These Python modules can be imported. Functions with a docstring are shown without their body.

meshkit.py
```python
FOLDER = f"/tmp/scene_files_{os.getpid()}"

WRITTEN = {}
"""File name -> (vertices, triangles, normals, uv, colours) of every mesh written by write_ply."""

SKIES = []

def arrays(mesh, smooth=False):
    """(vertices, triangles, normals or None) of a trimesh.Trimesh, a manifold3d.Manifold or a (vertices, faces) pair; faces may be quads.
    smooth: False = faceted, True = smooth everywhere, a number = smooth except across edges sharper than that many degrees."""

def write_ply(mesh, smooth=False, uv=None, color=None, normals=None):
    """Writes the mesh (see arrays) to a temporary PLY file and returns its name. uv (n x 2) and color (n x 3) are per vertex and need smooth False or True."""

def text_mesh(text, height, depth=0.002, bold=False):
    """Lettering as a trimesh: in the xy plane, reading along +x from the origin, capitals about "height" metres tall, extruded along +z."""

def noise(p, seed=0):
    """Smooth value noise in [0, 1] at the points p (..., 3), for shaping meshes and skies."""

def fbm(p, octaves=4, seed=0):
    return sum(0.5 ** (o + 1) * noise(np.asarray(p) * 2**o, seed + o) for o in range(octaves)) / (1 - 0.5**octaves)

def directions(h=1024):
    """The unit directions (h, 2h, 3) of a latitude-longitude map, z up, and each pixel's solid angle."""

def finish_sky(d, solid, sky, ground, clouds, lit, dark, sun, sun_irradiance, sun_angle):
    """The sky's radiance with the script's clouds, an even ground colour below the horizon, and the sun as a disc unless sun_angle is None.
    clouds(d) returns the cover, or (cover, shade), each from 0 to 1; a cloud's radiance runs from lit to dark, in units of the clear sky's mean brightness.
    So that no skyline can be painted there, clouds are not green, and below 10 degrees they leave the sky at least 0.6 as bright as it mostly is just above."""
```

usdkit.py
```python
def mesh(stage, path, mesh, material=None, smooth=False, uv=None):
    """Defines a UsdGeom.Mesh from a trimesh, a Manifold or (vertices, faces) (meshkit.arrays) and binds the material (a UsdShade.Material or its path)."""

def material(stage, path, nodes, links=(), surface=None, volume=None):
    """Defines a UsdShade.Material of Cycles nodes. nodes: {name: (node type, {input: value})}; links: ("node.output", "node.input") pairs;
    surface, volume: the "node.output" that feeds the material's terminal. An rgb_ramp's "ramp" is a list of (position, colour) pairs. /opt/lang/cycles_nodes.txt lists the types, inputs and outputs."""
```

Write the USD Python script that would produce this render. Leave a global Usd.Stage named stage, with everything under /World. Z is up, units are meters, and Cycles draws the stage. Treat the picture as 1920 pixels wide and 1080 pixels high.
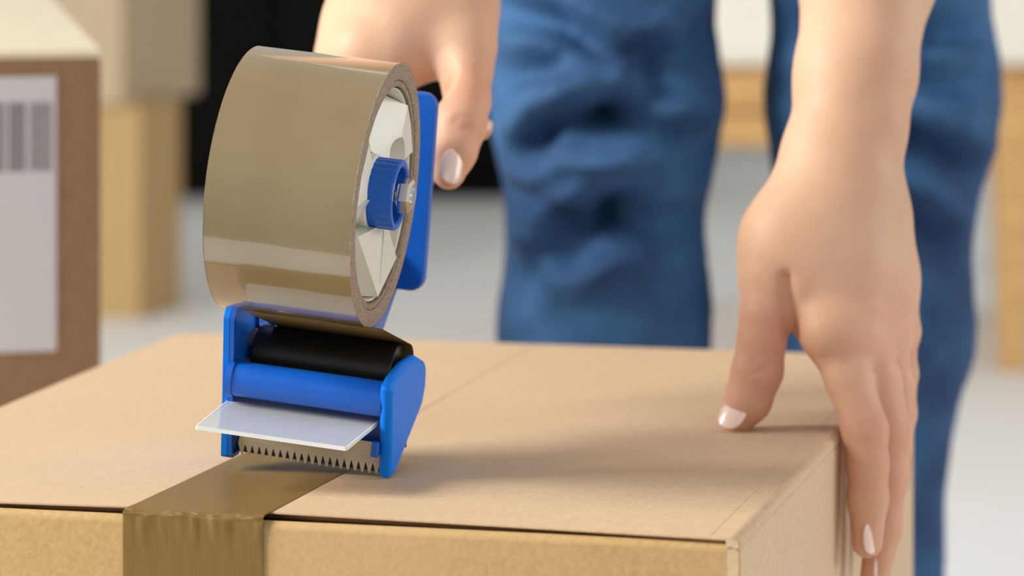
import math, random
import numpy as np, trimesh, usdkit, meshkit
import manifold3d as m3
from manifold3d import Manifold, CrossSection
from shapely.geometry import Polygon, Point, LineString, box as sbox
from shapely.ops import unary_union
from pxr import Usd, UsdGeom, UsdLux, UsdShade, Sdf, Gf, Vt

random.seed(4); RNG = np.random.default_rng(4)
stage = Usd.Stage.CreateInMemory()
UsdGeom.SetStageUpAxis(stage, UsdGeom.Tokens.z); UsdGeom.SetStageMetersPerUnit(stage, 1.0)
UsdGeom.Xform.Define(stage, '/World'); stage.SetDefaultPrim(stage.GetPrimAtPath('/World'))
UsdGeom.Scope.Define(stage, '/World/Looks')

# ------------------------------------------------------------------ camera, sky, lights, exposure
FPX, CAMZ, HOR = 6000.0, 0.6, -120.0          # focal length in pixels, camera height, horizon row
cam = UsdGeom.Camera.Define(stage, '/World/Camera')
cam.CreateHorizontalApertureAttr(36.0); cam.CreateVerticalApertureAttr(20.25)
cam.CreateFocalLengthAttr(FPX / 1920 * 36)
cam.CreateVerticalApertureOffsetAttr(-(540 - HOR) / 1920 * 36)
cam.CreateFStopAttr(9.0); cam.CreateFocusDistanceAttr(1.20)
cam.CreateClippingRangeAttr(Gf.Vec2f(0.05, 100)); cam.CreateExposureAttr(0.25)
cam.AddTranslateOp().Set(Gf.Vec3d(0, 0, CAMZ)); cam.AddRotateXOp().Set(90)

dome = UsdLux.DomeLight.Define(stage, '/World/room_daylight')
dome.CreateIntensityAttr(0.13); dome.CreateColorAttr(Gf.Vec3f(1.0, 0.975, 0.94))
key = UsdLux.RectLight.Define(stage, '/World/window_daylight')
key.CreateWidthAttr(1.3); key.CreateHeightAttr(1.2); key.CreateIntensityAttr(28.5); key.CreateColorAttr(Gf.Vec3f(1.0, 0.97, 0.92))


def aim(prim, pos, target):
    m = Gf.Matrix4d().SetLookAt(Gf.Vec3d(*pos), Gf.Vec3d(*target), Gf.Vec3d(0, 0, 1)).GetInverse()
    UsdGeom.Xformable(prim).AddTransformOp().Set(m)


aim(key, (-2.65, 0.95, 1.85), (-0.05, 1.3, 0.42))
front_fill = UsdLux.RectLight.Define(stage, '/World/front_fill_light')  # added fill from behind the camera, stands for no known window
front_fill.CreateWidthAttr(2.6); front_fill.CreateHeightAttr(1.7); front_fill.CreateIntensityAttr(1.3); front_fill.CreateColorAttr(Gf.Vec3f(1.0, 0.985, 0.95))
aim(front_fill, (1.5, -2.3, 1.7), (-0.05, 1.3, 0.42))
side_win = UsdLux.RectLight.Define(stage, '/World/side_window_daylight')
side_win.CreateWidthAttr(1.3); side_win.CreateHeightAttr(1.0); side_win.CreateIntensityAttr(4.2); side_win.CreateColorAttr(Gf.Vec3f(1.0, 0.985, 0.95))
aim(side_win, (2.45, 1.35, 1.1), (0.1, 1.35, 0.4))


# ------------------------------------------------------------------ helpers
def at(px, py, d):
    """The point at depth d that the photograph shows at pixel (px, py)."""
    return np.array([(px - 960) * d / FPX, d, CAMZ - (py - HOR) * d / FPX])


def on_plane(px, py, z):
    return at(px, py, (CAMZ - z) * FPX / (py - HOR))


used = {}


def numbered(path):
    n = used.get(path, 0); used[path] = n + 1
    return path if n == 0 else f'{path}_{n:03d}'


def tag(prim, label=None, cat=None, group=None, kind=None):
    prim = prim.GetPrim() if hasattr(prim, 'GetPrim') else prim
    for k, v in (('label', label), ('category', cat), ('group', group), ('kind', kind)):
        if v: prim.SetCustomDataByKey(k, v)
    return prim


def thing(name, label, cat, loc=(0, 0, 0), basis=None, rotz=0.0, group=None):
    x = UsdGeom.Xform.Define(stage, numbered('/World/' + name))
    if basis is not None:
        A = np.eye(4); A[:3, :3] = np.array(basis); A[3, :3] = loc       # row vectors: local axes
        x.AddTransformOp().Set(Gf.Matrix4d(*A.ravel().tolist()))
    else:
        x.AddTranslateOp().Set(Gf.Vec3d(*map(float, loc)))
        if rotz: x.AddRotateZOp().Set(math.degrees(rotz))
    tag(x, label, cat, group)
    return x


def part(parent, name, mesh, mat, smooth=False, label=None, kind=None):
    base = str(parent.GetPrim().GetPath()) if parent is not None else '/World'
    m = usdkit.mesh(stage, numbered(base + '/' + name), mesh, mat, smooth)
    if label or kind: tag(m, label, kind=kind)
    return m


def M(mesh):
    """trimesh -> Manifold"""
    return Manifold(m3.Mesh(np.asarray(mesh.vertices, np.float32), np.asarray(mesh.faces, np.uint32)))


def T(man):
    m = man.to_mesh(); return trimesh.Trimesh(np.array(m.vert_properties[:, :3], float), np.array(m.tri_verts), process=False)


def cat_mesh(*ms):
    return trimesh.util.concatenate([T(m) if isinstance(m, Manifold) else m for m in ms])


def bx(x0, y0, z0, x1, y1, z1, r=0.0):
    if r <= 0:
        return Manifold.cube([x1 - x0, y1 - y0, z1 - z0]).translate([x0, y0, z0])
    pts = []
    for sx in (0, 1):
        for sy in (0, 1):
            for sz in (0, 1):
                c = np.array([x1 - r if sx else x0 + r, y1 - r if sy else y0 + r, z1 - r if sz else z0 + r])
                s = np.array([1 if sx else -1, 1 if sy else -1, 1 if sz else -1])
                for q in ((1, 0, 0), (0, 1, 0), (0, 0, 1), (.707, .707, 0), (0, .707, .707), (.707, 0, .707), (.577, .577, .577)):
                    pts.append(c + s * r * np.array(q))
    return Manifold.hull_points(np.array(pts))


def loop(poly):
    return np.array((poly if poly.geom_type == 'Polygon' else poly.convex_hull).exterior.coords)[:-1]


def uprism(poly, u0, u1):
    """A (g, h) shapely polygon (holes allowed) extruded along u."""
    m = trimesh.util.concatenate([trimesh.creation.extrude_polygon(q, u1 - u0, engine='earcut') for q in getattr(poly, 'geoms', [poly]) if q.geom_type == 'Polygon'])
    v = m.vertices
    m.vertices = np.column_stack([v[:, 2] + u0, v[:, 0], v[:, 1]])
    return m


def uhull(poly, u0, u1, b, steps=3):
    """A convex (g, h) polygon extruded along u with rounded rims of radius b."""
    pts = []
    for k in range(steps + 1):
        t = k / steps * math.pi / 2
        q = loop(poly.buffer(-b * (1 - math.sin(t)) - 1e-6)) if True else None
        e = b * (1 - math.cos(t))
        for u in (u0 + e, u1 - e):
            pts.append(np.column_stack([np.full(len(q), u), q]))
    return Manifold.hull_points(np.vstack(pts))


def ucyl(u0, u1, r0, r1=None, g=0, h=0, n=48, b=0.0):
    r1 = r0 if r1 is None else r1
    prof = [(u0, 0), (u0, r0 - b), (u0 + b * .3, r0 - b * .3), (u0 + b, r0), (u1 - b, r1), (u1 - b * .3, r1 - b * .3), (u1, r1 - b), (u1, 0)] if b else [(u0, 0), (u0, r0), (u1, r1), (u1, 0)]
    return ulathe(prof, g, h, n)


def ulathe(prof, g=0, h=0, n=48, close=False):
    """Revolves (u, r) points about the u axis through (g, h)."""
    prof = np.array(prof, float)
    k = len(prof)
    ang = np.linspace(0, 2 * np.pi, n, endpoint=False)
    v = np.vstack([np.column_stack([prof[:, 0], g + prof[:, 1] * math.cos(t), h + prof[:, 1] * math.sin(t)]) for t in ang])
    f = []
    m = k if close else k - 1
    for i in range(n):
        j = (i + 1) % n
        for s in range(m):
            s2 = (s + 1) % k
            p, q, r, w = i * k + s, i * k + s2, j * k + s2, j * k + s
            f += [(p, w, r), (p, r, q)]
    t = trimesh.Trimesh(v, np.array(f), process=False)
    t.merge_vertices(digits_vertex=8); t.update_faces(t.nondegenerate_faces()); t.fix_normals()
    return t


def ribbon(path, width_dir, w0, w1, thick, nw=12, bump=None):
    """A thin band: path of (point, normal) swept over width w0..w1 along width_dir."""
    top, bot = [], []
    ws = np.linspace(0, 1, nw)
    for p, n in path:
        p, n = np.array(p, float), np.array(n, float)
        for w in ws:
            q = p + np.array(width_dir) * (w0 + (w1 - w0) * w)
            top.append(q + n * thick); bot.append(q)
    top, bot = np.array(top), np.array(bot)
    if bump is not None: top, bot = bump(top, bot, len(path), nw)
    n, N = len(path), len(top)
    f = []
    for i in range(n - 1):
        for j in range(nw - 1):
            a = i * nw + j; b = a + 1; c = a + nw; d = c + 1
            f += [(a, b, d), (a, d, c), (N + a, N + d, N + b), (N + a, N + c, N + d)]
    for i in range(n - 1):
        for j in (0, nw - 1):
            a, c = i * nw + j, (i + 1) * nw + j
            f += [(a, c, N + c), (a, N + c, N + a)]
    for j in range(nw - 1):
        for i in (0, n - 1):
            a, b = i * nw + j, i * nw + j + 1
            f += [(a, N + b, b), (a, N + a, N + b)]
    t = trimesh.Trimesh(np.vstack([top, bot]), np.array(f), process=False); t.fix_normals()
    return t


# ------------------------------------------------------------------ materials
def mat(name, nodes, links, surface='p.BSDF'):
    return usdkit.material(stage, '/World/Looks/' + name, nodes, links, surface=surface)


def plain(name, col, rough=0.5, **kw):
    return mat(name, {'p': ('principled_bsdf', {'base_color': col, 'roughness': rough, **kw})}, [])


def noisy(name, c0, c1, scale, rough=0.6, stretch=(1, 1, 1), bump=0.0, bump_scale=None, detail=4, lo=.3, hi=.7, dist=.001, c2=None, scale2=3.0, amt2=.35, **kw):
    """Colour runs between c0 and c1 with noise in object space; an optional wide mottling towards c2; fine relief by bump."""
    n = {'t': ('texture_coordinate', {}), 'm': ('mapping', {'scale': stretch}),
         'n': ('noise_texture', {'scale': scale, 'detail': detail, 'roughness': .6}),
         'r': ('rgb_ramp', {'ramp': [(lo, c0), (hi, c1)]}),
         'p': ('principled_bsdf', {'roughness': rough, **kw})}
    l = [('t.object', 'm.vector'), ('m.vector', 'n.vector'), ('n.fac', 'r.fac')]
    out = 'r.color'
    if c2 is not None:
        n['n2'] = ('noise_texture', {'scale': scale2, 'detail': 3}); n['k'] = ('map_range', {'from_min': .4, 'from_max': .65, 'to_min': 0.0, 'to_max': amt2, 'clamp': True})
        n['x'] = ('mix_color', {'b': c2})
        l += [('t.object', 'n2.vector'), ('n2.fac', 'k.value'), ('k.result', 'x.fac'), ('r.color', 'x.a')]
        out = 'x.result'
    l.append((out, 'p.base_color'))
    if bump:
        n['bn'] = ('noise_texture', {'scale': bump_scale or scale, 'detail': 5, 'roughness': .65})
        n['b'] = ('bump', {'strength': bump, 'distance': dist})
        l += [('m.vector', 'bn.vector'), ('bn.fac', 'b.height'), ('b.normal', 'p.normal')]
    return mat(name, n, l)


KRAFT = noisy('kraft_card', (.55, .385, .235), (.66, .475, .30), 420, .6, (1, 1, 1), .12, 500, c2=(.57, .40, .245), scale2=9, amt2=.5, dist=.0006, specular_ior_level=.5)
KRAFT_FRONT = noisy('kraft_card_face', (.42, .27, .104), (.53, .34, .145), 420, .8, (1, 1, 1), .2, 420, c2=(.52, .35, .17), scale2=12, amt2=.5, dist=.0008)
KRAFT_INNER = plain('dark_inner_card', (.22, .13, .075), .9)  # darker brown card for the flaps folded in underneath
KRAFT_DARK = noisy('brown_card', (.185, .10, .05), (.22, .128, .068), 120, .75, bump=.1, dist=.001)
KRAFT_PALE = noisy('pale_card', (.58, .51, .385), (.64, .57, .44), 60, .7, bump=.05, dist=.001)
KRAFT_TAN = noisy('tan_card', (.50, .385, .245), (.57, .44, .295), 60, .8, bump=.05, dist=.001)
KRAFT_OCHRE = noisy('ochre_card', (.49, .325, .135), (.55, .38, .17), 60, .8, bump=.05, dist=.001)
TAPE = noisy('brown_tape', (.19, .114, .032), (.215, .131, .040), 14, .42, (18, 1.2, 1), .10, 10, dist=.0006, specular_ior_level=.2)
TAPE_ROLL = noisy('brown_tape_on_roll', (.235, .168, .075), (.275, .205, .098), 16, .2, (.25, 1, 1), .12, 26, dist=.0008, specular_ior_level=.6, c2=(.19, .12, .045), scale2=20, amt2=.4, coat_weight=1.0, coat_ior=1.65, coat_roughness=.06)
TAPE_EDGE = noisy('tape_layer_edge', (.13, .09, .06), (.40, .30, .22), 900, .6, bump=.4, bump_scale=900, dist=.0008)
CORE = noisy('board_core', (.20, .14, .09), (.32, .24, .17), 300, .8, bump=.1, dist=.0005)
BLUE_SATIN_LIT = noisy('blue_satin_plastic_lit', (.004, .185, .80), (.005, .20, .84), 40, .42, bump=.02, bump_scale=900, dist=.0003, specular_ior_level=.12)  # satin finish, with the light on the side plates put into a brighter blue
BLUE = noisy('blue_plastic', (.003, .095, .50), (.004, .11, .55), 40, .32, bump=.02, bump_scale=900, dist=.0003)
WHITE_HUB = noisy('ivory_plastic', (.66, .65, .57), (.72, .71, .63), 30, .28)
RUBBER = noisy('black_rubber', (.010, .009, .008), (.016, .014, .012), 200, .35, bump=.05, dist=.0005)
STEEL = plain('bright_steel', (.80, .80, .78), .14, metallic=1.0)
BLADE = noisy('blade_steel', (.56, .52, .44), (.64, .60, .52), 90, .4, (1, .1, 6), metallic=.35)
ACRYLIC = mat('clear_acrylic', {'fr': ('fresnel', {'IOR': 1.5}), 't': ('transparent_bsdf', {'color': (.90, .94, .96)}), 'd': ('principled_bsdf', {'base_color': (.88, .90, .87), 'roughness': .12}),
                                'x': ('mix_closure', {'fac': .74}), 'g': ('glossy_bsdf', {'color': (1, 1, 1), 'roughness': .08}), 'y': ('mix_closure', {})},
              [('t.BSDF', 'x.closure1'), ('d.BSDF', 'x.closure2'), ('fr.fac', 'y.fac'), ('x.closure', 'y.closure1'), ('g.BSDF', 'y.closure2')], 'y.closure')
ACRYLIC_EDGE = mat('acrylic_edge', {'t': ('transparent_bsdf', {'color': (.95, .97, .98)}), 'd': ('principled_bsdf', {'base_color': (.93, .95, .95), 'roughness': .1}), 'x': ('mix_closure', {'fac': .85})},
                   [('t.BSDF', 'x.closure1'), ('d.BSDF', 'x.closure2')], 'x.closure')
SKIN = mat('skin', {'t': ('texture_coordinate', {}), 'n': ('noise_texture', {'scale': 26, 'detail': 4}), 'r': ('rgb_ramp', {'ramp': [(.3, (.56, .33, .21)), (.7, (.63, .395, .262))]}),
                    'a': ('attribute', {'attribute': 'flush'}), 'n2': ('noise_texture', {'scale': 60, 'detail': 3}), 'mm': ('math', {'math_type': 'multiply_add', 'value2': 1.1, 'value3': 0.0}),
                    'k': ('math', {'math_type': 'multiply', 'use_clamp': True}), 'x': ('mix_color', {'b': (.56, .25, .16)}),
                    'bn': ('noise_texture', {'scale': 420, 'detail': 5, 'roughness': .65}), 'b': ('bump', {'strength': .10, 'distance': .0007}),
                    'p': ('principled_bsdf', {'roughness': .55, 'specular_ior_level': .35, 'subsurface_weight': .15, 'subsurface_scale': .004, 'subsurface_radius': (1., .35, .2)})},
           [('t.object', 'n.vector'), ('t.object', 'n2.vector'), ('t.object', 'bn.vector'), ('n.fac', 'r.fac'), ('n2.fac', 'mm.value1'), ('a.fac', 'k.value1'), ('mm.value', 'k.value2'),
            ('r.color', 'x.a'), ('k.value', 'x.fac'), ('x.result', 'p.base_color'), ('bn.fac', 'b.height'), ('b.normal', 'p.normal')])
NAIL = plain('fingernail', (.80, .59, .51), .18, coat_weight=.5)
DENIM = noisy('blue_denim', (.003, .029, .090), (.008, .047, .138), 500, .85, bump=.25, bump_scale=700, dist=.001, c2=(.05, .16, .36), scale2=11, amt2=.6)
SHIRT = plain('white_cotton', (.78, .77, .74), .9)
HAIR = noisy('brown_hair', (.05, .028, .016), (.10, .06, .035), 80, .5, (4, 4, .4))
PAPER = plain('label_paper', (.45, .45, .475), .6)
INK = plain('label_ink', (.16, .15, .155), .7)
FLOORM = noisy('white_floor', (.86, .87, .865), (.90, .91, .905), 3, .55)
WALLM = noisy('cream_wall', (.74, .74, .68), (.78, .78, .72), 5, .9)
WHITE_TRIM = plain('white_trim', (.78, .78, .76), .5)
BLACK = noisy('black_lacquer', (.004, .004, .003), (.006, .006, .005), 10, .7, specular_ior_level=.08)
WOOD = noisy('honey_wood', (.50, .275, .09), (.66, .41, .17), 9, .45, (1, 8, 8), .05, dist=.001)
CUSHION = noisy('cream_cushion', (.76, .74, .64), (.82, .80, .70), 40, .95, bump=.1)

# ------------------------------------------------------------------ the setting
f = bx(-5, .8, -.05, 5, 8.6, 0)
tag(part(None, 'floor', T(f), FLOORM), 'smooth white floor running back under the cartons', None, kind='structure')
tag(part(None, 'wall_back', T(bx(-5, 8.6, 0, 5, 8.7, 2.6)), WALLM), 'cream wall at the back of the room', None, kind='structure')
tag(part(None, 'baseboard_back', T(bx(-5, 8.585, 0, 5, 8.6, .09)), WHITE_TRIM), 'white baseboard along the back wall', None, kind='structure')

# ------------------------------------------------------------------ the carton being taped
ZT = .392
FL, FR, BR, BL = on_plane(-405, 926, ZT), on_plane(1385, 1010, ZT), on_plane(1712, 668, ZT), on_plane(326, 624, ZT)
base = np.array([(FL[0] + BR[0]) / 2, (FL[1] + BR[1]) / 2, 0.0])
carton = thing('cardboard_box', 'kraft cardboard box in the foreground being sealed with brown tape', 'cardboard box', base)
P2 = lambda p: np.array(p[:2]) - base[:2]
fl, fr, br, bl = map(P2, (FL, FR, BR, BL))
unit = lambda v: np.array(v) / np.linalg.norm(v)
fdir, rdir = unit(fr - fl), unit(br - fr)          # along the front edge, and back along the right edge
fn = np.array([fdir[1], -fdir[0]])                 # outward normal of the front
TH = .004


def wall(p, q, z0, z1, rtop):
    """A wall panel between plan points p and q (outside on the right of p->q), its top edge rounded like a fold."""
    d = unit(q - p); n = np.array([d[1], -d[0]]); L = np.linalg.norm(q - p)
    prof = [(-TH, z0), (0, z0)] + [(-rtop + rtop * math.cos(t), z1 - rtop + rtop * math.sin(t)) for t in np.linspace(0, math.pi / 2, 7)] + [(-TH, z1)]
    m = trimesh.creation.extrude_polygon(Polygon(prof), L, engine='earcut')
    v = m.vertices
    xy = p + np.outer(v[:, 2], d) + np.outer(v[:, 0], n)
    m.vertices = np.column_stack([xy, v[:, 1]]); m.fix_normals()
    return m


def crumple(m, amp, scale, seed=0):
    v = np.array(m.vertices)
    m.vertices = v + (np.stack([meshkit.fbm(v * scale + 7 * k, 3, seed + k) for k in range(3)], 1) - .5) * amp
    return m


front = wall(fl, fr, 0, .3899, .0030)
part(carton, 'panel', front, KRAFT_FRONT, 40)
part(carton, 'panel', wall(fr, br, 0, .3890, .003), KRAFT, 40)
part(carton, 'panel', wall(br, bl, 0, .3899, .003), KRAFT, 40)
part(carton, 'panel', wall(bl, fl, 0, .3890, .003), KRAFT, 40)
part(carton, 'panel', T(Manifold.hull_points(np.array([[*p, z] for p in (fl * .98, fr * .98, br * .98, bl * .98) for z in (.0005, .004)]))), KRAFT)
# seam between the two long flaps
SF, SB = P2(on_plane(470, 958, ZT)), P2(on_plane(1003, 645, ZT))
sdir = unit(SB - SF)


def flap(corners, hinge, front_in=.0):
    """corners: plan polygon; a slab 3.5 mm thick whose front cut edge thins to a lip, its hinge side rounded into the fold."""
    c = np.array(corners)
    pts = [[*p, ZT] for p in c]
    low = Polygon(c).buffer(-.0055, join_style=2)
    lip = [[*p, ZT - .0006] for p in c]
    pts += lip + [[*p, ZT - .0035] for p in loop(low)]
    m = Manifold.hull_points(np.array(pts))
    if hinge is not None:
        p, q = hinge; d = unit(q - p); n = np.array([-d[1], d[0]])
        a = []
        for s in (p, q):
            for t in np.linspace(0, math.pi / 2, 8):
                r = .0035
                xy = s + n * r - n * r * math.cos(t)
                a.append([*xy, ZT - r + r * math.sin(t)])
            a.append([*(s + n * .0045), ZT]); a.append([*(s + n * .0045), ZT - .004])
        m = m + Manifold.hull_points(np.array(a))
    return T(m)


hr = .0032
nr = np.array([-rdir[1], rdir[0]]); ldir = unit(bl - fl); nl = np.array([ldir[1], -ldir[0]])
part(carton, 'flap', flap([SF + fdir * .0003, fr + nr * hr, br + nr * hr, SB + fdir * .0003], (fr, br)), KRAFT, 35)
part(carton, 'flap', flap([fl + nl * hr, SF - fdir * .0003, SB - fdir * .0003, bl + nl * hr], (bl, fl)), KRAFT, 35)
for e0, e1, n in ((fl, fr, -fn), (br, bl, fn)):       # the short flaps folded in underneath
    d = unit(e1 - e0)
    q = [e0 + d * .01 + n * .003, e1 - d * .01 + n * .003, e1 - d * .012 + n * .15, e0 + d * .012 + n * .15]
    part(carton, 'inner_flap', T(Manifold.hull_points(np.array([[*p, z] for p in q for z in (.3835, .3875)]))), KRAFT_INNER)
# scored crease beside the right fold and a little tear of flap at the left back corner
part(carton, 'crease', T(Manifold.hull_points(np.array([[*(fr + nr * k + rdir * s), z] for k in (.0105, .0118) for s in (.004, .47) for z in (ZT - .0002, ZT + .00012)]))), KRAFT)
# tape already stuck down: along the seam, over the front fold and down the front
tl, tr = P2(on_plane(243.5, 950.6, ZT)), P2(on_plane(506, 962, ZT))
tdir = unit(P2(on_plane(436, 860, ZT)) - tl)
TW = (tr - tl) @ fdir; wdir = fdir
e3 = lambda v, z=0.: np.array([v[0], v[1], z])
path = []
for s in np.linspace(.170, .001, 40):
    path.append((e3(tl + tdir * s, ZT + .0001), (0, 0, 1)))
sF = ((fl - tl) @ fn) / (tdir @ fn)                    # from the flap's corner to the line of the front panel
tf = tl + tdir * sF
for t in np.linspace(0, math.pi / 2, 12):
    r = .0022
    c = tf + fn * .0001
    path.append((e3(c + fn * (r * math.sin(t) - r + .0006), ZT - r + r * math.cos(t) + .0001), e3(fn * math.sin(t), math.cos(t))))
for z in np.linspace(ZT - .004, .22, 46):
    path.append((e3(tf + fn * .0007, z), e3(fn, 0)))


def tape_bump(top, bot, n, nw):
    d = np.zeros((n, nw))
    for i in range(n):
        for j in range(nw):
            p = top[i * nw + j]
            near = math.exp(-((p[2] - ZT + .004) / .006) ** 2) if i >= 40 else math.exp(-((i - 41) / 2.5) ** 2)
            d[i, j] = near * .0026 * max(0., meshkit.fbm(np.array([j * .55, i * .35, 3.]), 3, 5) - .42)
    o = np.column_stack([np.outer(d.ravel(), fn), d.ravel() * .7])
    return top + o, bot + o


part(carton, 'packing_tape', ribbon(path, e3(wdir), 0, TW, .00012, 40, tape_bump), TAPE, True, 'brown packing tape stuck along the seam and down the front')

# ------------------------------------------------------------------ tape dispenser: local axes u (to the right), g (back), h (up)
FOOT = on_plane(720, 895, ZT)
ua = unit(np.array([.9738, -.2, -.109])); ga = unit(np.array([.2, .9738, 0])); ha = np.cross(ua, ga)
gun = thing('tape_dispenser', 'blue plastic hand tape dispenser pressed on the box', 'tape dispenser', FOOT, (ua, ga, ha))
RC = (-.0188, .1100); RR = .0502; RI = .0425        # the roll's centre (g, h), radius, inner radius
UR, UL = -.0064, -.0628                             # its right and left ends
# right cheek
ck = Polygon([(-.0035, .0004), (.0035, .0004), (.0405, .0225), (.0432, .030), (.0405, .0400), (.022, .0448), (.006, .0443), (-.0165, .0400), (-.0172, .036)])
ck = unary_union([ck.buffer(-.0075).buffer(.0075), ck.buffer(-.0012).buffer(.0012).intersection(sbox(-.05, -.01, .02, .0385))]).convex_hull
part(gun, 'side_plate', T(uhull(ck, -.0016, .0034, .0024, 6)), BLUE_SATIN_LIT, 45)
# left cheek: lower block, slot, arm up to the hub and back to the grip
lk = unary_union([Polygon([(.000, -.0014), (.010, -.0014), (.044, .020), (.046, .050), (.030, .072), (-.012, .066), (-.0165, .055), (-.006, .020)]).buffer(-.002).buffer(.002),
                  Polygon([(-.014, .060), (.030, .060), (-.002, .110), (-.034, .110)]), Point(*RC).buffer(.019, 24),
                  Polygon([(.020, .050), (.040, .045), (.078, .075), (.078, .130), (.062, .130), (.062, .085)])])
lk = lk.difference(Polygon([(.0235, .050), (.032, .0515), (.030, .0585), (.0215, .0575)]).buffer(.0018)).difference(Point(.040, .0555).buffer(.0028))
part(gun, 'side_plate', uprism(lk, -.0655, -.0628), BLUE_SATIN_LIT, 30)
rim = lk.difference(lk.buffer(-.0016))
part(gun, 'plate_rim', uprism(rim.intersection(sbox(-.03, -.01, .1, .064)), -.0632, -.0612), BLUE, 30)
# front bar
part(gun, 'front_bar', cat_mesh(ucyl(-.0630, -.0010, .0068, g=-.0078, h=.0312, n=64), ucyl(-.0630, -.0605, .0074, g=-.0078, h=.0312, n=64)), BLUE, 40)
# roller with its axle
part(gun, 'roller', cat_mesh(ucyl(-.0605, -.0035, .0113, g=.0195, h=.0375, n=64, b=.0012)), RUBBER, 40)
part(gun, 'roller_axle', cat_mesh(ucyl(-.0640, .0012, .0028, g=.0195, h=.0375, n=24)), BLUE, 40)
# blade: a sheet leaning forward with pointed teeth along its lower edge
nt = 20; u0, u1 = -.0592, -.0022
th_ = .0046
pts = [(u0 + .002, .0135), (u1, .0135), (u1, th_)]
for k in range(nt):
    x1 = u1 - (u1 - u0) * k / nt; x0 = u1 - (u1 - u0) * (k + 1) / nt
    pts += [(x1 - (x1 - x0) * .05, th_), ((x0 + x1) / 2 + .0003, .0005), ((x0 + x1) / 2 - .0003, .0005), (x0 + (x1 - x0) * .05, th_)]
pts += [(u0, th_)]
bl_m = trimesh.creation.extrude_polygon(Polygon(pts), .0006, engine='earcut')
v = bl_m.vertices.copy()
bl_m.vertices = np.column_stack([v[:, 0], .0022 - v[:, 1] * .42 + v[:, 2], v[:, 1]]); bl_m.fix_normals()
part(gun, 'blade', bl_m, BLADE, False, 'toothed steel cutting blade')
# backing behind the blade, and the little catch on the right cheek
part(gun, 'blade_holder', T(bx(-.0625, .0045, .0105, -.0016, .0065, .026)), BLUE)
part(gun, 'shade_strip', T(bx(-.0600, .0062, .0006, -.0022, .0074, .0112)), RUBBER, label='added black strip standing for the dark behind the teeth')  # black strip added to darken the gaps between the teeth
part(gun, 'catch', T(bx(-.0040, -.0105, .0090, -.0010, -.0065, .0150, .0006)), BLUE)
# clear guard sticking out in front
gp = [(-.0632, .0030, .0212), (-.0036, .0006, .0212), (-.0050, -.0470, .0172), (-.0622, -.0480, .0172)]
gm = Manifold.hull_points(np.array([(x, y, z + s) for x, y, z in gp for s in (0, .0013)]))
part(gun, 'guard', T(gm), ACRYLIC, False, 'clear acrylic guard plate')
eg = [np.array(p) for p in gp]
lip_m = [Manifold.hull_points(np.array([q + [0, 0, s] + k for q in (eg[i], eg[j]) for s in (-.0001, .0014) for k in (np.zeros(3), np.array(w))]))
         for i, j, w in ((2, 3, (0, -.0006, 0)), (1, 2, (.0006, 0, 0)), (3, 0, (-.0006, 0, 0)))]
part(gun, 'guard_edge', cat_mesh(*lip_m), ACRYLIC_EDGE, False, 'bright polished edge of the guard')
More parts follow.
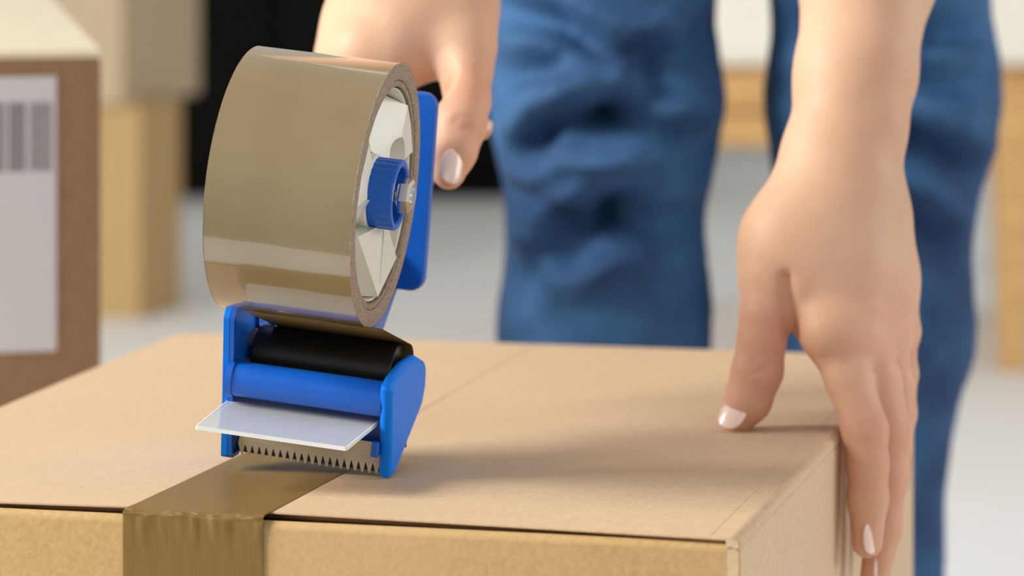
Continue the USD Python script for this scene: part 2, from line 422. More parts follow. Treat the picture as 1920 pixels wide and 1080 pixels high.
# rail and flat grip plate behind the roll, with the handle it carries
rl = Polygon([(.024, .038), (.036, .034), (.074, .066), (.074, .080), (.066, .080)])
part(gun, 'rail', T(uhull(rl, -.0250, -.0185, .001)), BLUE, 30)
HB = (.0660, .0720)
hp = Polygon([(-.0575, .0632), (-.0072, .0632), (-.0100, .1438), (-.0600, .1438)]).buffer(-.0058).buffer(.0058, 12)
m = trimesh.creation.extrude_polygon(hp, HB[1] - HB[0], engine='earcut'); v = m.vertices.copy()
lay = [np.column_stack([q[:, 0], np.full(len(q), y), q[:, 1]]) for e, y in ((.0010, HB[0]), (.0003, HB[0] + .0005), (0, HB[0] + .0012), (0, HB[1] - .0012), (.001, HB[1])) for q in (loop(hp.buffer(-e - 1e-6)),)]
part(gun, 'grip_plate', T(Manifold.hull_points(np.vstack(lay))), BLUE, 30)
gb = [np.array([u, y, z]) for u in (-.047, -.023) for y in (.074, .092) for z in (.070, .130)]
sp = Manifold.sphere(.0065, 20)
part(gun, 'handle', T(Manifold.batch_hull([sp.translate(p.tolist()) for p in gb])), BLUE, 40)
# hub inside the roll
gx, hx = RC
HU = UR - .0155
part(gun, 'hub', ulathe([(UL - .002, .0060), (UL - .002, .0409), (UR - .0022, .0409), (UR - .0016, .0405), (UR - .0022, .0401), (HU, .0401), (HU, .0060)], gx, hx, 72, True), WHITE_HUB, 30)


def Rp(u, r, deg):
    return (u, gx + r * math.cos(math.radians(deg)), hx + r * math.sin(math.radians(deg)))


fa = UR - .0004
for rot in (0, 128):
    wd = [Rp(fa, .0405, 20 + rot), Rp(fa - .0004, .0405, 38 + rot), Rp(fa - .0006, .0405, 54 + rot), Rp(fa, .015, 40 + rot), Rp(UR - .0075, .016, 95 + rot),
          Rp(HU - .001, .0405, 20 + rot), Rp(HU - .001, .0405, 55 + rot), Rp(HU - .001, .0405, 84 + rot), Rp(HU - .001, .014, 20 + rot), Rp(HU - .001, .015, 100 + rot)]
    vm = Manifold.hull_points(np.array(wd)) - M(ucyl(UR - .006, UR + .01, .0075, .0105, g=gx + .021 * math.cos(math.radians(36 + rot)), h=hx + .021 * math.sin(math.radians(36 + rot)), n=32))
    part(gun, 'hub_vane', T(vm), WHITE_HUB, 20)
wd = [Rp(fa, .0398, -82), Rp(fa, .0402, -42), Rp(UR - .0040, .026, -146), Rp(fa, .012, -60), Rp(fa, .012, -110),
      Rp(HU - .001, .0405, -100), Rp(HU - .001, .0405, -36), Rp(HU - .001, .030, -150), Rp(HU - .001, .012, -60), Rp(HU - .001, .012, -120)]
gr = Manifold.hull_points(np.array([Rp(fa + .002, .014, -72), Rp(fa + .002, .014, -84), Rp(fa + .002, .034, -78), Rp(fa + .002, .034, -82), Rp(fa - .005, .014, -78), Rp(fa - .001, .036, -80)]))
part(gun, 'hub_vane', T(Manifold.hull_points(np.array(wd)) - gr), WHITE_HUB, 20)
CG, CH = -.0215, .1108
part(gun, 'hub_cup', ulathe([(HU, .0030), (HU, .0150), (UR - .0044, .0144), (UR - .0038, .0138), (UR - .0038, .0030)], CG, CH, 64, True), WHITE_HUB, 30)
# blue brake cap: a ribbed open cup with a flange at its inner end
ribs = Polygon([((.0133 + .00022 * math.cos(24 * t)) * math.cos(t), (.0133 + .00022 * math.cos(24 * t)) * math.sin(t)) for t in np.linspace(0, 2 * math.pi, 240, endpoint=False)])
cup = uprism(ribs.difference(Point(0, 0).buffer(.0108, 32)), UR - .0080, -.0010)
cup.vertices += [0, CG, CH]
part(gun, 'brake_cap', cat_mesh(cup, ulathe([(UR - .0092, .0022), (UR - .0092, .0141), (UR - .0075, .0141), (UR - .0060, .0134), (UR - .0060, .0022)], CG, CH, 64, True),
                                ulathe([(-.0014, .0107), (-.0014, .0133), (-.0005, .0129), (-.0005, .0111)], CG, CH, 64, True)), BLUE, 35)
# spring-wound stud and hexagon nut
th = [(UR - .0070, 0), (UR - .0070, .0024)]
u = UR - .0065
while u < .0004: th += [(u, .0026), (u + .0006, .0031), (u + .0012, .0026)]; u += .0013
th += [(u, .0024), (u, 0)]
part(gun, 'stud', ulathe(th, CG, CH, 24), STEEL, 40)
hexp = lambda r: Polygon([(CG + r * math.cos(math.radians(60 * k + 12)), CH + r * math.sin(math.radians(60 * k + 12))) for k in range(6)])
nut = Manifold.hull_points(np.vstack([np.column_stack([np.full(len(q), uu), q]) for r, uu in ((.0060, -.0008), (.0068, -.0001), (.0068, .0034), (.0056, .0044)) for q in (loop(hexp(r)),)]))
nut = nut + M(ucyl(.0042, .0050, .0034, g=CG, h=CH, n=24))
part(gun, 'nut', T(nut), STEEL, 20)

# ------------------------------------------------------------------ the roll of tape
RB = FOOT + ua * UR + ga * RC[0] + ha * (RC[1] - RR)
roll = thing('tape_roll', 'roll of glossy brown packing tape mounted in the blue dispenser', 'roll of tape', RB, (ua, ga, ha))
W = UL - UR
n = 220
ang = np.linspace(0, 2 * np.pi, n, endpoint=False)
us = np.linspace(0, 1, 26)
V = []
for t in ang:
    for s in us:
        rr = RR + .00022 * (meshkit.fbm(np.array([t * 3.3, s * 1.3, .5]), 3, 9) - .5) + .00010 * (meshkit.noise(np.array([t * 9, s * .6, 2.5]), 4) - .5)
        V.append((W * s, rr * math.cos(t), RR + rr * math.sin(t)))
Fc = []
m_ = len(us)
for i in range(n):
    for j in range(m_ - 1):
        p, q = i * m_ + j, ((i + 1) % n) * m_ + j
        Fc += [(p, p + 1, q + 1), (p, q + 1, q)]
surf = trimesh.Trimesh(np.array(V), np.array(Fc), process=False); surf.fix_normals()
if (surf.face_normals[0] @ (surf.triangles_center[0] - [W / 2, 0, RR])) < 0: surf.invert()
part(roll, 'tape_layers', surf, TAPE_ROLL, True)
for side, uu in ((1, 0.0), (-1, W)):
    part(roll, 'roll_edge', ulathe([(uu + (-.0006) * side, RI + .0012), (uu + (.0001) * side, RI + .0018), (uu + .0002 * side, RR - .0006), (uu - .00005 * side, RR + .00005), (uu - .0012 * side, RR - .0003), (uu - .0012 * side, RI + .0014)], 0, RR, 160, True), TAPE_EDGE, 50)
part(roll, 'core', ulathe([(W + .0005, RI - .0012), (-.0007, RI - .0012), (-.0007, RI + .0010), (W + .0005, RI + .0010)], 0, RR, 120, True), CORE, 30)
# the web of tape running from the roll over the roller and down to the box, in the roll's own frame
off = np.array([UR, RC[0], RC[1] - RR])
c1 = np.array(RC); c2 = np.array([.0195, .0375]); r1, r2 = RR, .0115
dv = c2 - c1; D = np.linalg.norm(dv); th0 = math.atan2(dv[1], dv[0]); al = math.acos((r1 + r2) / D)
th1 = th0 - al                                        # touches the roll below, the roller on its back
n1 = np.array([math.cos(th1), math.sin(th1)])
if (c1 + n1 * r1)[0] > (c1 + np.array([math.cos(th0 + al), math.sin(th0 + al)]) * r1)[0]:
    th1 = th0 - al
p1 = c1 + n1 * r1; p2 = c2 - n1 * r2
web = []
P3 = lambda q, nn: (np.array([0, q[0], q[1]]) - off, np.array([0, nn[0], nn[1]]))
for t in np.linspace(0, 1, 14): web.append(P3(p1 + (p2 - p1) * t, -n1))
a0 = math.atan2(-n1[1], -n1[0])
for t in np.linspace(a0, a0 - math.radians(95), 14)[1:]:
    nn = np.array([math.cos(t), math.sin(t)]); web.append(P3(c2 + nn * r2, nn))
last = web[-1][0] + off
for t in np.linspace(0, 1, 8)[1:]: web.append(P3(np.array([last[1] + (.034 - last[1]) * t * t, last[2] + (.0062 - last[2]) * t]), nn))
part(roll, 'tape_web', ribbon(web, (1, 0, 0), UL + .0015 - UR, 0.0, .0001, 8), TAPE, True, 'free length of tape running over the black roller')


# ------------------------------------------------------------------ figures: blended tapering limbs, meshed together
def mesh_field(fn, lo, hi, h):
    lo, hi = np.array(lo, float), np.array(hi, float)
    n = np.ceil((hi - lo) / h).astype(int) + 1
    ax = [lo[k] + h * np.arange(n[k]) for k in range(3)]
    P = np.stack(np.meshgrid(*ax, indexing='ij'), -1).reshape(-1, 3)
    m = 5
    cs = [np.arange(0, k + m - 1, m) for k in n]
    C = np.stack(np.meshgrid(*[lo[k] + h * cs[k] for k in range(3)], indexing='ij'), -1)
    SC = fn(C.reshape(-1, 3)).reshape(C.shape[:3])
    near = np.abs(SC) < h * m * 1.5 + .012
    idx3 = [np.minimum((np.arange(k) + m // 2) // m, len(c) - 1) for k, c in zip(n, cs)]
    full = SC[np.ix_(*idx3)].ravel(); nm = near[np.ix_(*idx3)].ravel()
    full[nm] = fn(P[nm]); S = full.reshape(n)
    # marching tetrahedra (six to a cell), always watertight
    S = np.where(np.abs(S) < h * 1e-3, h * 1e-3, S)
    ins = S < 0
    st = np.array([n[1] * n[2], n[2], 1])
    corner = np.array([[i, j, k] for i in (0, 1) for j in (0, 1) for k in (0, 1)])
    cnt = sum(ins[i:n[0] - 1 + i, j:n[1] - 1 + j, k:n[2] - 1 + k].astype(np.int8) for i, j, k in corner)
    cells = np.argwhere((cnt > 0) & (cnt < 8)) @ st
    tets = []
    for pm in ((0, 1, 2), (0, 2, 1), (1, 0, 2), (1, 2, 0), (2, 0, 1), (2, 1, 0)):
        o = np.zeros(3, int); t = [0]
        for axis in pm:
            o = o.copy(); o[axis] = 1; t.append(int(o @ st))
        tets.append(cells[:, None] + np.array(t)[None])
    tets = np.vstack(tets)
    Sf, insf = S.ravel(), ins.ravel()
    c = insf[tets].sum(1)
    E, Fin = [], []                                    # triangles as rows of three edges (pairs of grid points); an inner point for the facing
    t1 = tets[(c == 1) | (c == 3)]; m1 = insf[t1]
    odd = np.where(m1.sum(1) == 1, m1.argmax(1), (~m1).argmax(1))
    r = np.arange(len(t1)); p = t1[r, odd]
    oth = np.array([[1, 2, 3], [0, 2, 3], [0, 1, 3], [0, 1, 2]])[odd]
    q = t1[r[:, None], oth]
    E.append(np.stack([np.stack([p, q[:, k]], 1) for k in range(3)], 1))
    Fin.append(np.where(insf[p], p, q[:, 0]))
    t2 = tets[c == 2]; order = np.argsort(~insf[t2], axis=1, kind='stable')
    t2 = np.take_along_axis(t2, order, 1)
    A_, B_, C_, D_ = t2.T
    e = lambda x, y: np.stack([x, y], 1)
    E.append(np.stack([e(A_, C_), e(A_, D_), e(B_, D_)], 1)); Fin.append(A_)
    E.append(np.stack([e(A_, C_), e(B_, D_), e(B_, C_)], 1)); Fin.append(A_)
    E, Fin = np.vstack(E), np.concatenate(Fin)
    es = np.sort(E.reshape(-1, 2), 1)
    key_ = es[:, 0] * int(np.prod(n)) + es[:, 1]
    uq, first, inv = np.unique(key_, return_index=True, return_inverse=True)
    i0, i1 = es[first].T
    pt = lambda i: lo + h * np.stack(np.unravel_index(i, n), 1)
    w = (Sf[i0] / (Sf[i0] - Sf[i1])).clip(.04, .96)[:, None]
    V = pt(i0) * (1 - w) + pt(i1) * w
    F = inv.reshape(-1, 3)
    nrm = np.cross(V[F[:, 1]] - V[F[:, 0]], V[F[:, 2]] - V[F[:, 0]])
    bad = ((V[F].mean(1) - pt(Fin)) * nrm).sum(1) < 0
    F[bad] = F[bad][:, ::-1]
    return trimesh.Trimesh(V, F, process=False)


def cone(P, a, b, ra, rb):
    a, b = np.array(a), np.array(b)
    ab = b - a
    t = np.clip((P - a) @ ab / max(ab @ ab, 1e-12), 0, 1)
    return np.linalg.norm(P - a - t[:, None] * ab, axis=1) - (ra + (rb - ra) * t)


def smin(a, b, k):
    h = np.clip(.5 + .5 * (b - a) / k, 0, 1)
    return b + (a - b) * h - k * h * (1 - h)


def chain(P, pts, k):
    """pts: (point, radius) joints; neighbours blend with radius k."""
    out = None
    for (a, ra), (b, rb) in zip(pts, pts[1:]):
        c = cone(P, a, b, ra, rb)
        out = c if out is None else smin(out, c, k)
    return out


def hand_field(P, palm, fingers, kf, extra=(), grooves=()):
    """palm: list of chains blended widely; each finger joins the palm on its own, so that fingers stay apart."""
    base_ = None
    for ch, k in palm:
        c = chain(P, ch, k)
        base_ = c if base_ is None else smin(base_, c, k)
    for c, r, k in extra:
        base_ = smin(base_, np.linalg.norm(P - np.array(c), axis=1) - r, k)
    out = base_
    for ch, k in fingers:
        out = smin(out, smin(base_, chain(P, ch, .003), k), .0018)
    for a, b, r, k in grooves:
        g_ = cone(P, a, b, r, r)
        out = -smin(-out, g_, k)
    return out


LEGD = 1.95
# ---- her left arm and hand, on the right of the picture
A = at
wr = A(1571, 318, 1.385)
R_palm = [([(np.array([.186, 1.455, .735]), .036), (A(1628, -60, 1.435), .0290), (A(1604, 140, 1.40), .0240), (A(1572, 290, 1.385), .0212)], .01),
          ([(A(1548, 300, 1.385), .0165), (A(1530, 405, 1.375), .0175), (A(1520, 500, 1.362), .0150), (A(1553, 615, 1.348), .0118)], .012),
          ([(A(1594, 300, 1.385), .0168), (A(1590, 400, 1.375), .0175), (A(1590, 500, 1.362), .0150), (A(1612, 622, 1.352), .0112)], .012),
          ([(A(1600, 320, 1.392), .0160), (A(1618, 405, 1.385), .0152), (A(1637, 510, 1.375), .0132), (A(1656, 625, 1.372), .0105)], .012),
          ([(A(1604, 330, 1.398), .0145), (A(1628, 425, 1.395), .0130), (A(1656, 520, 1.388), .0115), (A(1682, 620, 1.388), .0092)], .012),
          ([(A(1548, 370, 1.380), .0160), (A(1480, 455, 1.368), .0178), (A(1452, 530, 1.360), .0140)], .014)]
R_idx = [(A(1553, 615, 1.348), .0112), (A(1592, 710, 1.340), .0098), (A(1622, 805, 1.3345), .0094), (A(1627, 870, 1.333), .0085), (A(1627, 935, 1.332), .0083), (A(1626, 1018, 1.331), .0064)]
R_mid = [(A(1612, 622, 1.352), .0108), (A(1648, 715, 1.354), .0094), (A(1667, 815, 1.352), .0090), (A(1664, 900, 1.352), .0081), (A(1656, 990, 1.350), .0079), (A(1640, 1085, 1.348), .0062)]
R_rin = [(A(1656, 625, 1.372), .0098), (A(1676, 720, 1.376), .0082), (A(1672, 810, 1.376), .0077), (A(1662, 900, 1.376), .0069), (A(1654, 985, 1.374), .0065), (A(1648, 1050, 1.372), .0052)]
R_lit = [(A(1682, 620, 1.388), .0086), (A(1691, 700, 1.396), .0068), (A(1690, 775, 1.398), .0064), (A(1686, 845, 1.396), .0056), (A(1688, 908, 1.392), .0046)]
R_thb = [(A(1462, 500, 1.362), .0145), (A(1434, 590, 1.352), .0104), (A(1428, 640, 1.350), .0100), (A(1420, 695, 1.349), .0106), (A(1402, 750, 1.349), .0098), (A(1384, 783, 1.349), .0072)]
R_extra = [(A(1560, 622, 1.341), .0105, .008), (A(1605, 630, 1.345), .0100, .008), (A(1650, 632, 1.365), .0092, .008),
           (A(1648, 238, 1.385), .0095, .012)]
gr_ = lambda x0, y0, x1, y1, d, r=.0009, k=.0018: (A(x0, y0, d), A(x1, y1, d), r, k)
R_groove = [gr_(1392, 672, 1440, 690, 1.3385), gr_(1388, 688, 1440, 704, 1.3385, .0006), gr_(1610, 796, 1655, 806, 1.3245), gr_(1608, 822, 1650, 834, 1.3240, .0007), gr_(1612, 930, 1642, 938, 1.3230, .0007),
            gr_(1474, 520, 1485, 622, 1.3440, .0012, .006)]
right_field = lambda P: hand_field(P, R_palm, [(R_idx, .006), (R_mid, .005), (R_rin, .005), (R_lit, .005), (R_thb, .005)], .006, R_extra, R_groove)
# ---- her right arm and hand, holding the dispenser
L_palm = [([(np.array([-.070, 1.585, .842]), .036), (A(800, -330, 1.49), .0300), (A(792, -140, 1.45), .0245), (A(790, -60, 1.435), .0235)], .01),
          ([(A(760, -80, 1.435), .0190), (A(745, 0, 1.42), .0190), (A(714, 50, 1.405), .0165), (A(680, 100, 1.392), .0120)], .014),
          ([(A(750, -60, 1.440), .0180), (A(728, 0, 1.43), .0180), (A(688, 50, 1.425), .0150), (A(652, 100, 1.415), .0118)], .014),
          ([(A(740, -60, 1.450), .0170), (A(728, 0, 1.450), .0160), (A(686, 55, 1.445), .0140), (A(640, 114, 1.437), .0108)], .014),
          ([(A(745, -60, 1.455), .0160), (A(734, 10, 1.462), .0150), (A(692, 70, 1.462), .0125), (A(652, 132, 1.456), .0095)], .014),
          ([(A(800, -80, 1.425), .0190), (A(790, 0, 1.408), .0195), (A(765, 60, 1.395), .0185), (A(735, 105, 1.385), .0150)], .014),
          ([(A(822, -70, 1.425), .0175), (A(848, 10, 1.405), .0165), (A(868, 85, 1.385), .0130)], .014)]
L_thb = [(A(866, 60, 1.390), .0138), (A(874, 130, 1.375), .0113), (A(872, 190, 1.362), .0106), (A(862, 235, 1.352), .0110), (A(850, 285, 1.345), .0096), (A(842, 325, 1.341), .0068)]
L_idx = [(A(680, 100, 1.392), .0110), (A(645, 175, 1.385), .0095), (A(662, 245, 1.388), .0090), (A(740, 262, 1.392), .0082), (A(836, 254, 1.392), .0076), (A(900, 240, 1.386), .0056)]
L_mid = [(A(652, 100, 1.415), .0110), (A(618, 215, 1.392), .0092), (A(645, 320, 1.384), .0088), (A(720, 340, 1.390), .0080), (A(790, 335, 1.392), .0060)]
L_rin = [(A(640, 114, 1.437), .0100), (A(622, 270, 1.398), .0086), (A(650, 392, 1.386), .0082), (A(725, 405, 1.390), .0074), (A(785, 400, 1.391), .0056)]
L_lit = [(A(652, 132, 1.456), .0088), (A(640, 320, 1.402), .0074), (A(665, 452, 1.388), .0070), (A(725, 462, 1.390), .0064), (A(770, 458, 1.391), .0050)]
L_extra = [(A(680, 98, 1.384), .0100, .008), (A(650, 100, 1.407), .0098, .008)]
L_groove = [gr_(822, 95, 834, 175, 1.362, .0042, .006), gr_(850, 222, 892, 232, 1.3405), gr_(848, 236, 888, 246, 1.3400, .0006)]
left_field = lambda P: hand_field(P, L_palm, [(L_idx, .005), (L_mid, .005), (L_rin, .005), (L_lit, .005), (L_thb, .008)], .006, L_extra, L_groove)
# ---- the rest of the body
HEAD = np.array([.135, 1.47, 1.10])


def rest_field(P):
    o = chain(P, [((.14, 2.03, .88), .125), ((.137, 1.88, .955), .110), ((.135, 1.72, 1.00), .105)], .05)
    o = smin(o, chain(P, [((-.02, 1.685, 1.01), .052), ((.135, 1.66, 1.035), .07), ((.29, 1.665, 1.01), .052)], .03), .05)
    o = smin(o, chain(P, [((.135, 1.66, 1.03), .055), ((.135, 1.56, 1.065), .050)], .02), .03)
    o = smin(o, chain(P, [(HEAD + [0, .01, .035], .082), (HEAD + [0, -.035, -.045], .062)], .03), .02)
    o = smin(o, chain(P, [(HEAD + [0, -.085, -.02], .007), (HEAD + [0, -.100, -.045], .012)], .01), .012)
    for s in (-1, 1):
        o = smin(o, cone(P, HEAD + [s * .083, .015, -.015], HEAD + [s * .088, .02, .02], .009, .012), .008)
        o = -smin(-o, np.linalg.norm(P - (HEAD + [s * .031, -.088, .0]), axis=1) - .012, .01)
    for hx_, kx, ax_ in ((.057, .057, .057), (.226, .226, .205)):
        o = smin(o, chain(P, [((hx_, 2.0, .86), .085), ((kx, LEGD + .024, .50), .034), ((kx - (.010 if kx > .1 else 0), LEGD + .022, .36), .032), ((ax_, LEGD + .03, .08), .034)], .03), .04)
        o = smin(o, chain(P, [((ax_, LEGD + .04, .04), .036), ((ax_, LEGD - .06, .036), .033), ((ax_, LEGD - .15, .026), .024)], .02), .02)
    o = smin(o, chain(P, [((-.025, 1.685, 1.005), .046), (np.array([-.070, 1.585, .842]), .036), (A(800, -330, 1.49), .0300)], .02), .02)
    o = smin(o, chain(P, [((.295, 1.665, 1.005), .046), (np.array([.186, 1.455, .735]), .036), (A(1628, -60, 1.435), .0305)], .02), .02)
    return o


def fine(field, lo, hi, h):
    m = mesh_field(field, lo, hi, h)
    trimesh.smoothing.filter_taubin(m, iterations=8)
    return m


hr_m = fine(right_field, (.07, 1.27, .27), (.25, 1.52, .80), .0022)
hl_m = fine(left_field, (-.125, 1.29, .42), (.03, 1.65, .90), .0022)
rs_m = mesh_field(rest_field, (-.14, 1.33, -.01), (.42, 2.2, 1.28), .009)
trimesh.smoothing.filter_taubin(rs_m, iterations=6)
body = T((M(hr_m) + M(hl_m) + M(rs_m)))
PB = np.array([.14, 1.97, 0.0])
woman = thing('person', 'person in blue jeans bending over the box, holding the tape dispenser and steadying the box', 'person', PB)
bv = np.array(body.vertices)
flush = np.zeros(len(bv))
for ch in (R_idx, R_mid, R_rin, R_lit, R_thb, L_idx, L_mid, L_rin, L_lit, L_thb):
    flush = np.maximum(flush, .38 * np.clip(1 - chain(bv, ch[1:], .002) / .006, 0, 1))                       # fingers a little ruddier
for c_, r_, q_ in [(ch[i][0], .011, .9) for ch in (R_idx, R_mid, R_rin, R_thb, L_thb) for i in (2, 3)] + [(ch[0][0], .014, .75) for ch in (R_idx, R_mid, R_rin, R_lit)] + [(ch[-1][0], .010, .6) for ch in (R_thb, L_thb, R_idx)]:
    flush = np.maximum(flush, q_ * np.exp(-((np.linalg.norm(bv - c_, axis=1) - .008) / r_).clip(0) ** 2))
body.vertices = bv - PB
bm = part(woman, 'body', body, SKIN, True)
UsdGeom.PrimvarsAPI(bm).CreatePrimvar('flush', Sdf.ValueTypeNames.FloatArray, 'vertex').Set(Vt.FloatArray.FromNumpy(flush.astype(np.float32)))


def nail(tip, back, normal, w, l, sink=.0):
    t = unit(np.array(tip) - np.array(back)); nn = np.array(normal, float); nn = unit(nn - t * (nn @ t)); s = np.cross(t, nn)
    m = trimesh.creation.icosphere(3, 1.0); v = m.vertices
    sq = np.sign(v) * np.abs(v) ** .8
    bend = -.22 * sq[:, 0] ** 2
    m.vertices = np.array(tip) + np.outer(sq[:, 0] * w, s) + np.outer(sq[:, 1] * l, t) + np.outer((sq[:, 2] * .0009) + bend * w - sink, nn) - PB
    m.fix_normals()
    part(woman, 'fingernail', m, NAIL, True)


nail(A(1374, 772, 1.3418), A(1405, 720, 1.345), (-.35, -.75, .55), .0058, .0075)
nail(A(1634, 1008, 1.3255), A(1633, 935, 1.327), (.72, -.70, 0), .0042, .0068)
nail(A(1651, 1060, 1.3445), A(1662, 985, 1.347), (.8, -.6, 0), .0040, .0062)
nail(A(1692, 898, 1.3880), A(1690, 838, 1.392), (.60, -.80, 0), .0032, .0052)
nail(A(848, 312, 1.3330), A(858, 255, 1.338), (.42, -.9, .1), .0052, .0075)
nail(A(904, 237, 1.3825), A(840, 250, 1.387), (-.05, -.6, .75), .0036, .0048)


# ---- jeans
def jean_field(P):
    o = chain(P, [((.14, 2.03, .90), .140), ((.14, 2.02, .86), .138)], .03)
    for hx_, kx, ax_ in ((.060, .057, .060), (.224, .226, .203)):
        z = [.82, .62, .50, .36, .21, .09]
        xs = np.interp(z, [.09, .21, .36, .5, .82], [ax_, ax_ + (.004 if kx > .1 else 0), kx - (.010 if kx > .1 else 0), kx, hx_])
        rs = [.084, .068, .0645, .0585, .050, .047]
        ys = [2.0, 1.965, LEGD, LEGD, LEGD + .005, LEGD + .02]
        o = smin(o, chain(P, [(np.array([xs[i], ys[i], z[i]]), rs[i]) for i in range(6)], .03), .012)
    for c in ((.060, .09), (.203, .09)):
        o = np.maximum(o, -(P[:, 2] - .062))
    return np.maximum(o, P[:, 2] - .93)


jm = mesh_field(jean_field, (-.06, 1.83, .03), (.36, 2.2, .96), .0066)
trimesh.smoothing.filter_taubin(jm, iterations=6)
nv = jm.vertex_normals; v = np.array(jm.vertices)
# folds: (pixel polyline on the front of the leg, depth in metres, half width in metres)
folds = [([(930, 20), (1040, 40), (1130, 95), (1230, 110)], .012, .0085), ([(990, 285), (1040, 240), (1130, 225), (1260, 250)], .013, .009), ([(960, 140), (1060, 120), (1130, 140)], .006, .008),
         ([(1340, 60), (1240, 150), (1130, 210)], .011, .013), ([(1060, 440), (1130, 410), (1230, 425), (1330, 400)], .010, .012), ([(940, 350), (1010, 370), (1040, 400)], .006, .010),
         ([(970, 540), (1020, 490), (1080, 490)], .006, .010), ([(1320, 280), (1230, 330), (1150, 390), (1110, 440)], .008, .014),
         ([(1700, 60), (1760, 62), (1860, 70)], .009, .010), ([(1690, 255), (1760, 285), (1820, 330), (1860, 420)], .012, .011), ([(1690, 150), (1760, 165), (1850, 150)], .006, .010),
         ([(1450, 70), (1520, 40), (1600, 60)], .008, .010), ([(1690, 420), (1780, 470), (1850, 480)], .005, .014)]
fs = np.nonzero((v[:, 1] < LEGD + .03) & (v[:, 2] > .2))[0]
pj = np.column_stack([v[fs, 0] * LEGD / v[fs, 1], v[fs, 2] - (CAMZ - v[fs, 2]) * (LEGD / v[fs, 1] - 1)])     # brought to the depth of the leg's front
facing = np.clip(-nv[fs, 1] * 1.15 - .15, 0, 1) ** 1.2
for line, dep, wid in folds:
    L = np.array([A(x, y, LEGD)[[0, 2]] for x, y in line])
    ds = np.full(len(fs), 9.)
    for p_, q_ in zip(L, L[1:]):
        t_ = np.clip((pj - p_) @ (q_ - p_) / ((q_ - p_) @ (q_ - p_)), 0, 1)
        ds = np.minimum(ds, np.linalg.norm(pj - p_ - t_[:, None] * (q_ - p_), axis=1))
    end = np.exp(-(ds / (.85 * wid)) ** 2) - .5 * np.exp(-((ds - 1.9 * wid) / (.9 * wid)) ** 2)
    v[fs] -= nv[fs] * (dep * 2.1 * end * facing)[:, None]
v += nv * ((meshkit.fbm(v * [16, 16, 28], 3, 2) - .5) * .005)[:, None]
jm.vertices = v
trimesh.smoothing.filter_taubin(jm, iterations=3)
jm.vertices -= PB
part(woman, 'jeans', jm, DENIM, True)


def shirt_field(P):
    o = rest_field(P) - .012
    keep = np.maximum(-(P[:, 2] - .86), P[:, 1] - 2.14)
    neck = np.linalg.norm(P - [.135, 1.50, 1.09], axis=1) - .155
    return np.maximum(np.maximum(o, keep), -neck)


sm = mesh_field(shirt_field, (-.16, 1.45, .80), (.44, 2.2, 1.2), .010)
trimesh.smoothing.filter_taubin(sm, iterations=4); sm.vertices -= PB
part(woman, 'shirt', sm, SHIRT, True)
hm = mesh_field(lambda P: np.maximum(chain(P, [(HEAD + [0, .012, .042], .092), (HEAD + [0, .07, -.005], .062)], .03), -(np.linalg.norm(P - (HEAD + [0, -.10, -.03]), axis=1) - .088)), HEAD - .18, HEAD + .18, .008)
trimesh.smoothing.filter_taubin(hm, iterations=4); hm.vertices -= PB
part(woman, 'hair', hm, HAIR, True)


# ------------------------------------------------------------------ other cartons
def carton_box(name, label, corner, w, d, h, rotz, side, top, group=None, toward=-1):
    """A closed carton: corner = its front right bottom corner; w runs to the left, d back."""
    t = thing(name, label, 'cardboard box', corner, rotz=rotz, group=group)
    e = .005
    part(t, 'panel', T(bx(-w, 0, 0, 0, e, h - e, .0015)), side, 30)
    part(t, 'panel', T(bx(-w, d - e, 0, 0, d, h - e, .0015)), side, 30)
    part(t, 'panel', T(bx(-e, e, 0, 0, d - e, h - e, .0015)), side, 30)
    part(t, 'panel', T(bx(-w, e, 0, -w + e, d - e, h - e, .0015)), side, 30)
    part(t, 'panel', T(bx(-w + e, e, 0.0005, -e, d - e, e)), side)
    part(t, 'flap', T(bx(-w, -.0005, h - e, 0, d / 2 - .0008, h, .002)), top, 30)
    part(t, 'flap', T(bx(-w, d / 2 + .0008, h - e, 0, d + .0005, h, .002)), top, 30)
    return t


c0 = at(189, 106, 1.80)
lb = thing('cardboard_box', 'brown cardboard box at the left edge with a white barcode label', 'cardboard box', (c0[0], c0[1], 0), rotz=math.radians(14.5))
bw, bdp, bh, e = .42, .46, c0[2], .005
part(lb, 'panel', T(bx(-bw, 0, 0, 0, e, bh - .0005, .0015)), KRAFT_DARK, 30)
part(lb, 'panel', T(bx(-bw, bdp - e, 0, 0, bdp, bh + .045, .0015)), KRAFT_DARK, 30)
for xx in (-e, -bw):
    part(lb, 'panel', T(Manifold.hull_points(np.array([[x, y, z] for x in (xx, xx + e) for y, z in ((e, 0), (bdp - e, 0), (e, bh - .001), (bdp - e, bh + .045))]))), KRAFT_DARK)
part(lb, 'panel', T(bx(-bw + e, e, .0005, -e, bdp - e, e)), KRAFT_DARK)
part(lb, 'flap', T(Manifold.hull_points(np.array([[x, y, z + s_] for x in (-bw, 0) for s_ in (0, .004) for y, z in ((0, bh - .0005), (bdp + .01, bh + .0465))]))), KRAFT_PALE, label='pale lid bulging upwards')
pxm = 1.80 / FPX
lw, lx, lz0, lz1 = .16, -(189 - 106) * pxm, c0[2] - (655 - 106) * pxm, c0[2] - (142 - 106) * pxm
lab = part(lb, 'shipping_label', T(bx(lx - lw, -.0006, lz0, lx, .0002, lz1)), PAPER, label='white shipping label')
bars = []
x = lx - .0030
zt, zb = c0[2] - (190 - 106) * pxm, c0[2] - (318 - 106) * pxm
pat = [(.0011, .0010), (.0008, .0010), (.0012, .0009), (.0008, .0011), (.0016, .0009), (.0011, .0030), (.0030, .0007), (.0026, .0006), (.0020, .0022), (.0010, .0012), (.0024, .0010), (.0012, .0014), (.0030, .0012), (.0014, .0010), (.0010, .0014), (.0026, .0012)] * 2
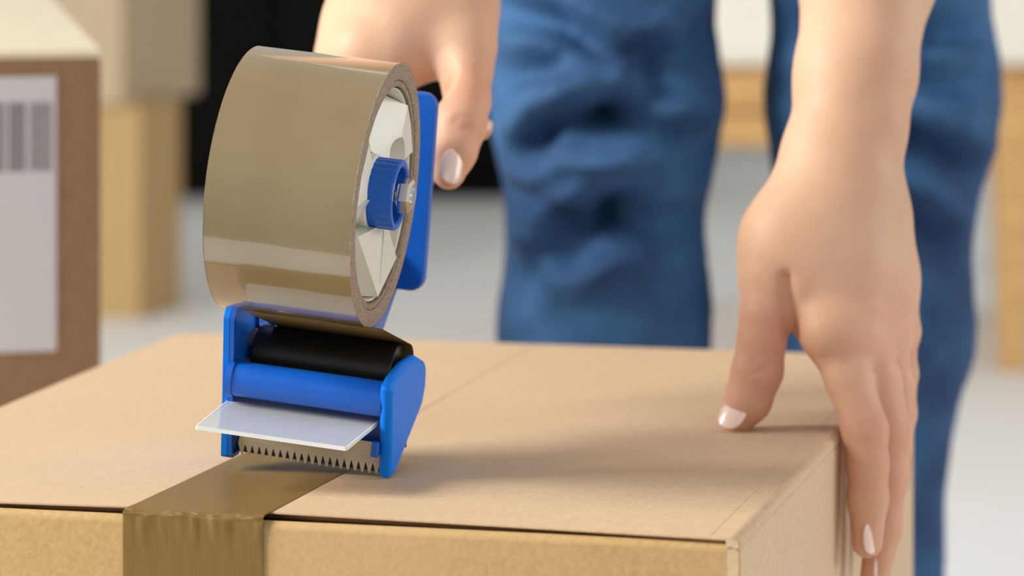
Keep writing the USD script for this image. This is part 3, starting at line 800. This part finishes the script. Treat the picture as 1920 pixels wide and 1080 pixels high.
for w_, gap in pat:
    bars.append(bx(x - w_, -.0009, zb, x, -.0005, zt)); x -= w_ + gap
part(lab, 'barcode', cat_mesh(*bars), INK, label='printed barcode')

d0 = 5.0
p = at(262, 610, d0); hl = .6 - (195 + 120) * d0 / FPX
carton_box('cardboard_box', 'tall ochre cardboard box standing on the floor far behind, under the tan box', (p[0], d0, 0), .36, .19, hl, math.radians(-14), KRAFT_OCHRE, KRAFT_OCHRE)
carton_box('cardboard_box', 'tan cardboard box stacked on top of the ochre box in the background', (p[0] - .026, d0 - .015, hl), .46, .36, .40, math.radians(-14), KRAFT_TAN, KRAFT_TAN)

# ------------------------------------------------------------------ black cabinet and cream bench at the back
q0, q1 = at(180, 370, 7.3), at(1180, 370, 7.3)
cab = thing('black_cabinet', 'low black cabinet standing against the back wall', 'cabinet', ((q0[0] + q1[0]) / 2, 7.3, 0))
cw = q1[0] - q0[0]
part(cab, 'plinth', T(bx(-cw / 2 + .01, .02, 0, cw / 2 - .01, .46, .06)), BLACK)
part(cab, 'body', T(bx(-cw / 2, .02, .06, cw / 2, .48, .86, .004)), BLACK, 30)
part(cab, 'cabinet_top', T(bx(-cw / 2 - .012, -.01, .86, cw / 2 + .012, .49, .89, .006)), BLACK, 30)
nd = 3
for k in range(nd):
    x0, x1 = -cw / 2 + cw * k / nd + .004, -cw / 2 + cw * (k + 1) / nd - .004
    dr = part(cab, 'door', T(bx(x0, 0, .07, x1, .019, .85, .003)), BLACK, 30)
    hx2 = x1 - .05 if k != nd - 1 else x0 + .05
    part(dr, 'handle', T(bx(hx2 - .006, -.03, .52, hx2 + .006, -.002, .68, .004)), BLACK, 30)

bd = 4.4
bz = lambda y: CAMZ - (y + 120) * bd / FPX
xl, xr = at(1225, 0, bd)[0], at(2560, 0, bd)[0]
ben = thing('wooden_bench', 'honey-coloured wooden bench with a thick cream cushion, behind the jeans', 'bench', ((xl + xr) / 2, bd, 0))
ox = (xl + xr) / 2
part(ben, 'rail', T(bx(xl - ox, .012, bz(212), xr - ox, .05, bz(140), .004)), WOOD, 30)
part(ben, 'rail', T(bx(xl - ox, -.012, bz(275), xr - ox, .05, bz(214), .006)), WOOD, 30)
part(ben, 'rail', T(bx(xl - ox, .60, bz(275), xr - ox, .64, bz(140), .006)), WOOD, 30)
for xx in (xl + .03, at(1902, 0, bd)[0], xr - .03):
    for yy in (.02, .62):
        part(ben, 'leg', T(Manifold.batch_hull([bx(xx - ox - .028, yy - .028, bz(260), xx - ox + .028, yy + .028, bz(160), .004), bx(xx - ox - .018, yy - .018, 0, xx - ox + .018, yy + .018, .01, .003)])), WOOD, 30)
part(ben, 'seat_board', T(bx(xl - ox, .03, bz(142), xr - ox, .62, bz(132), .003)), WOOD, 30)
part(ben, 'cushion', T(bx(xl - ox + .01, .0, bz(132), xr - ox - .01, .62, bz(132) + .15, .03)), CUSHION, 40)
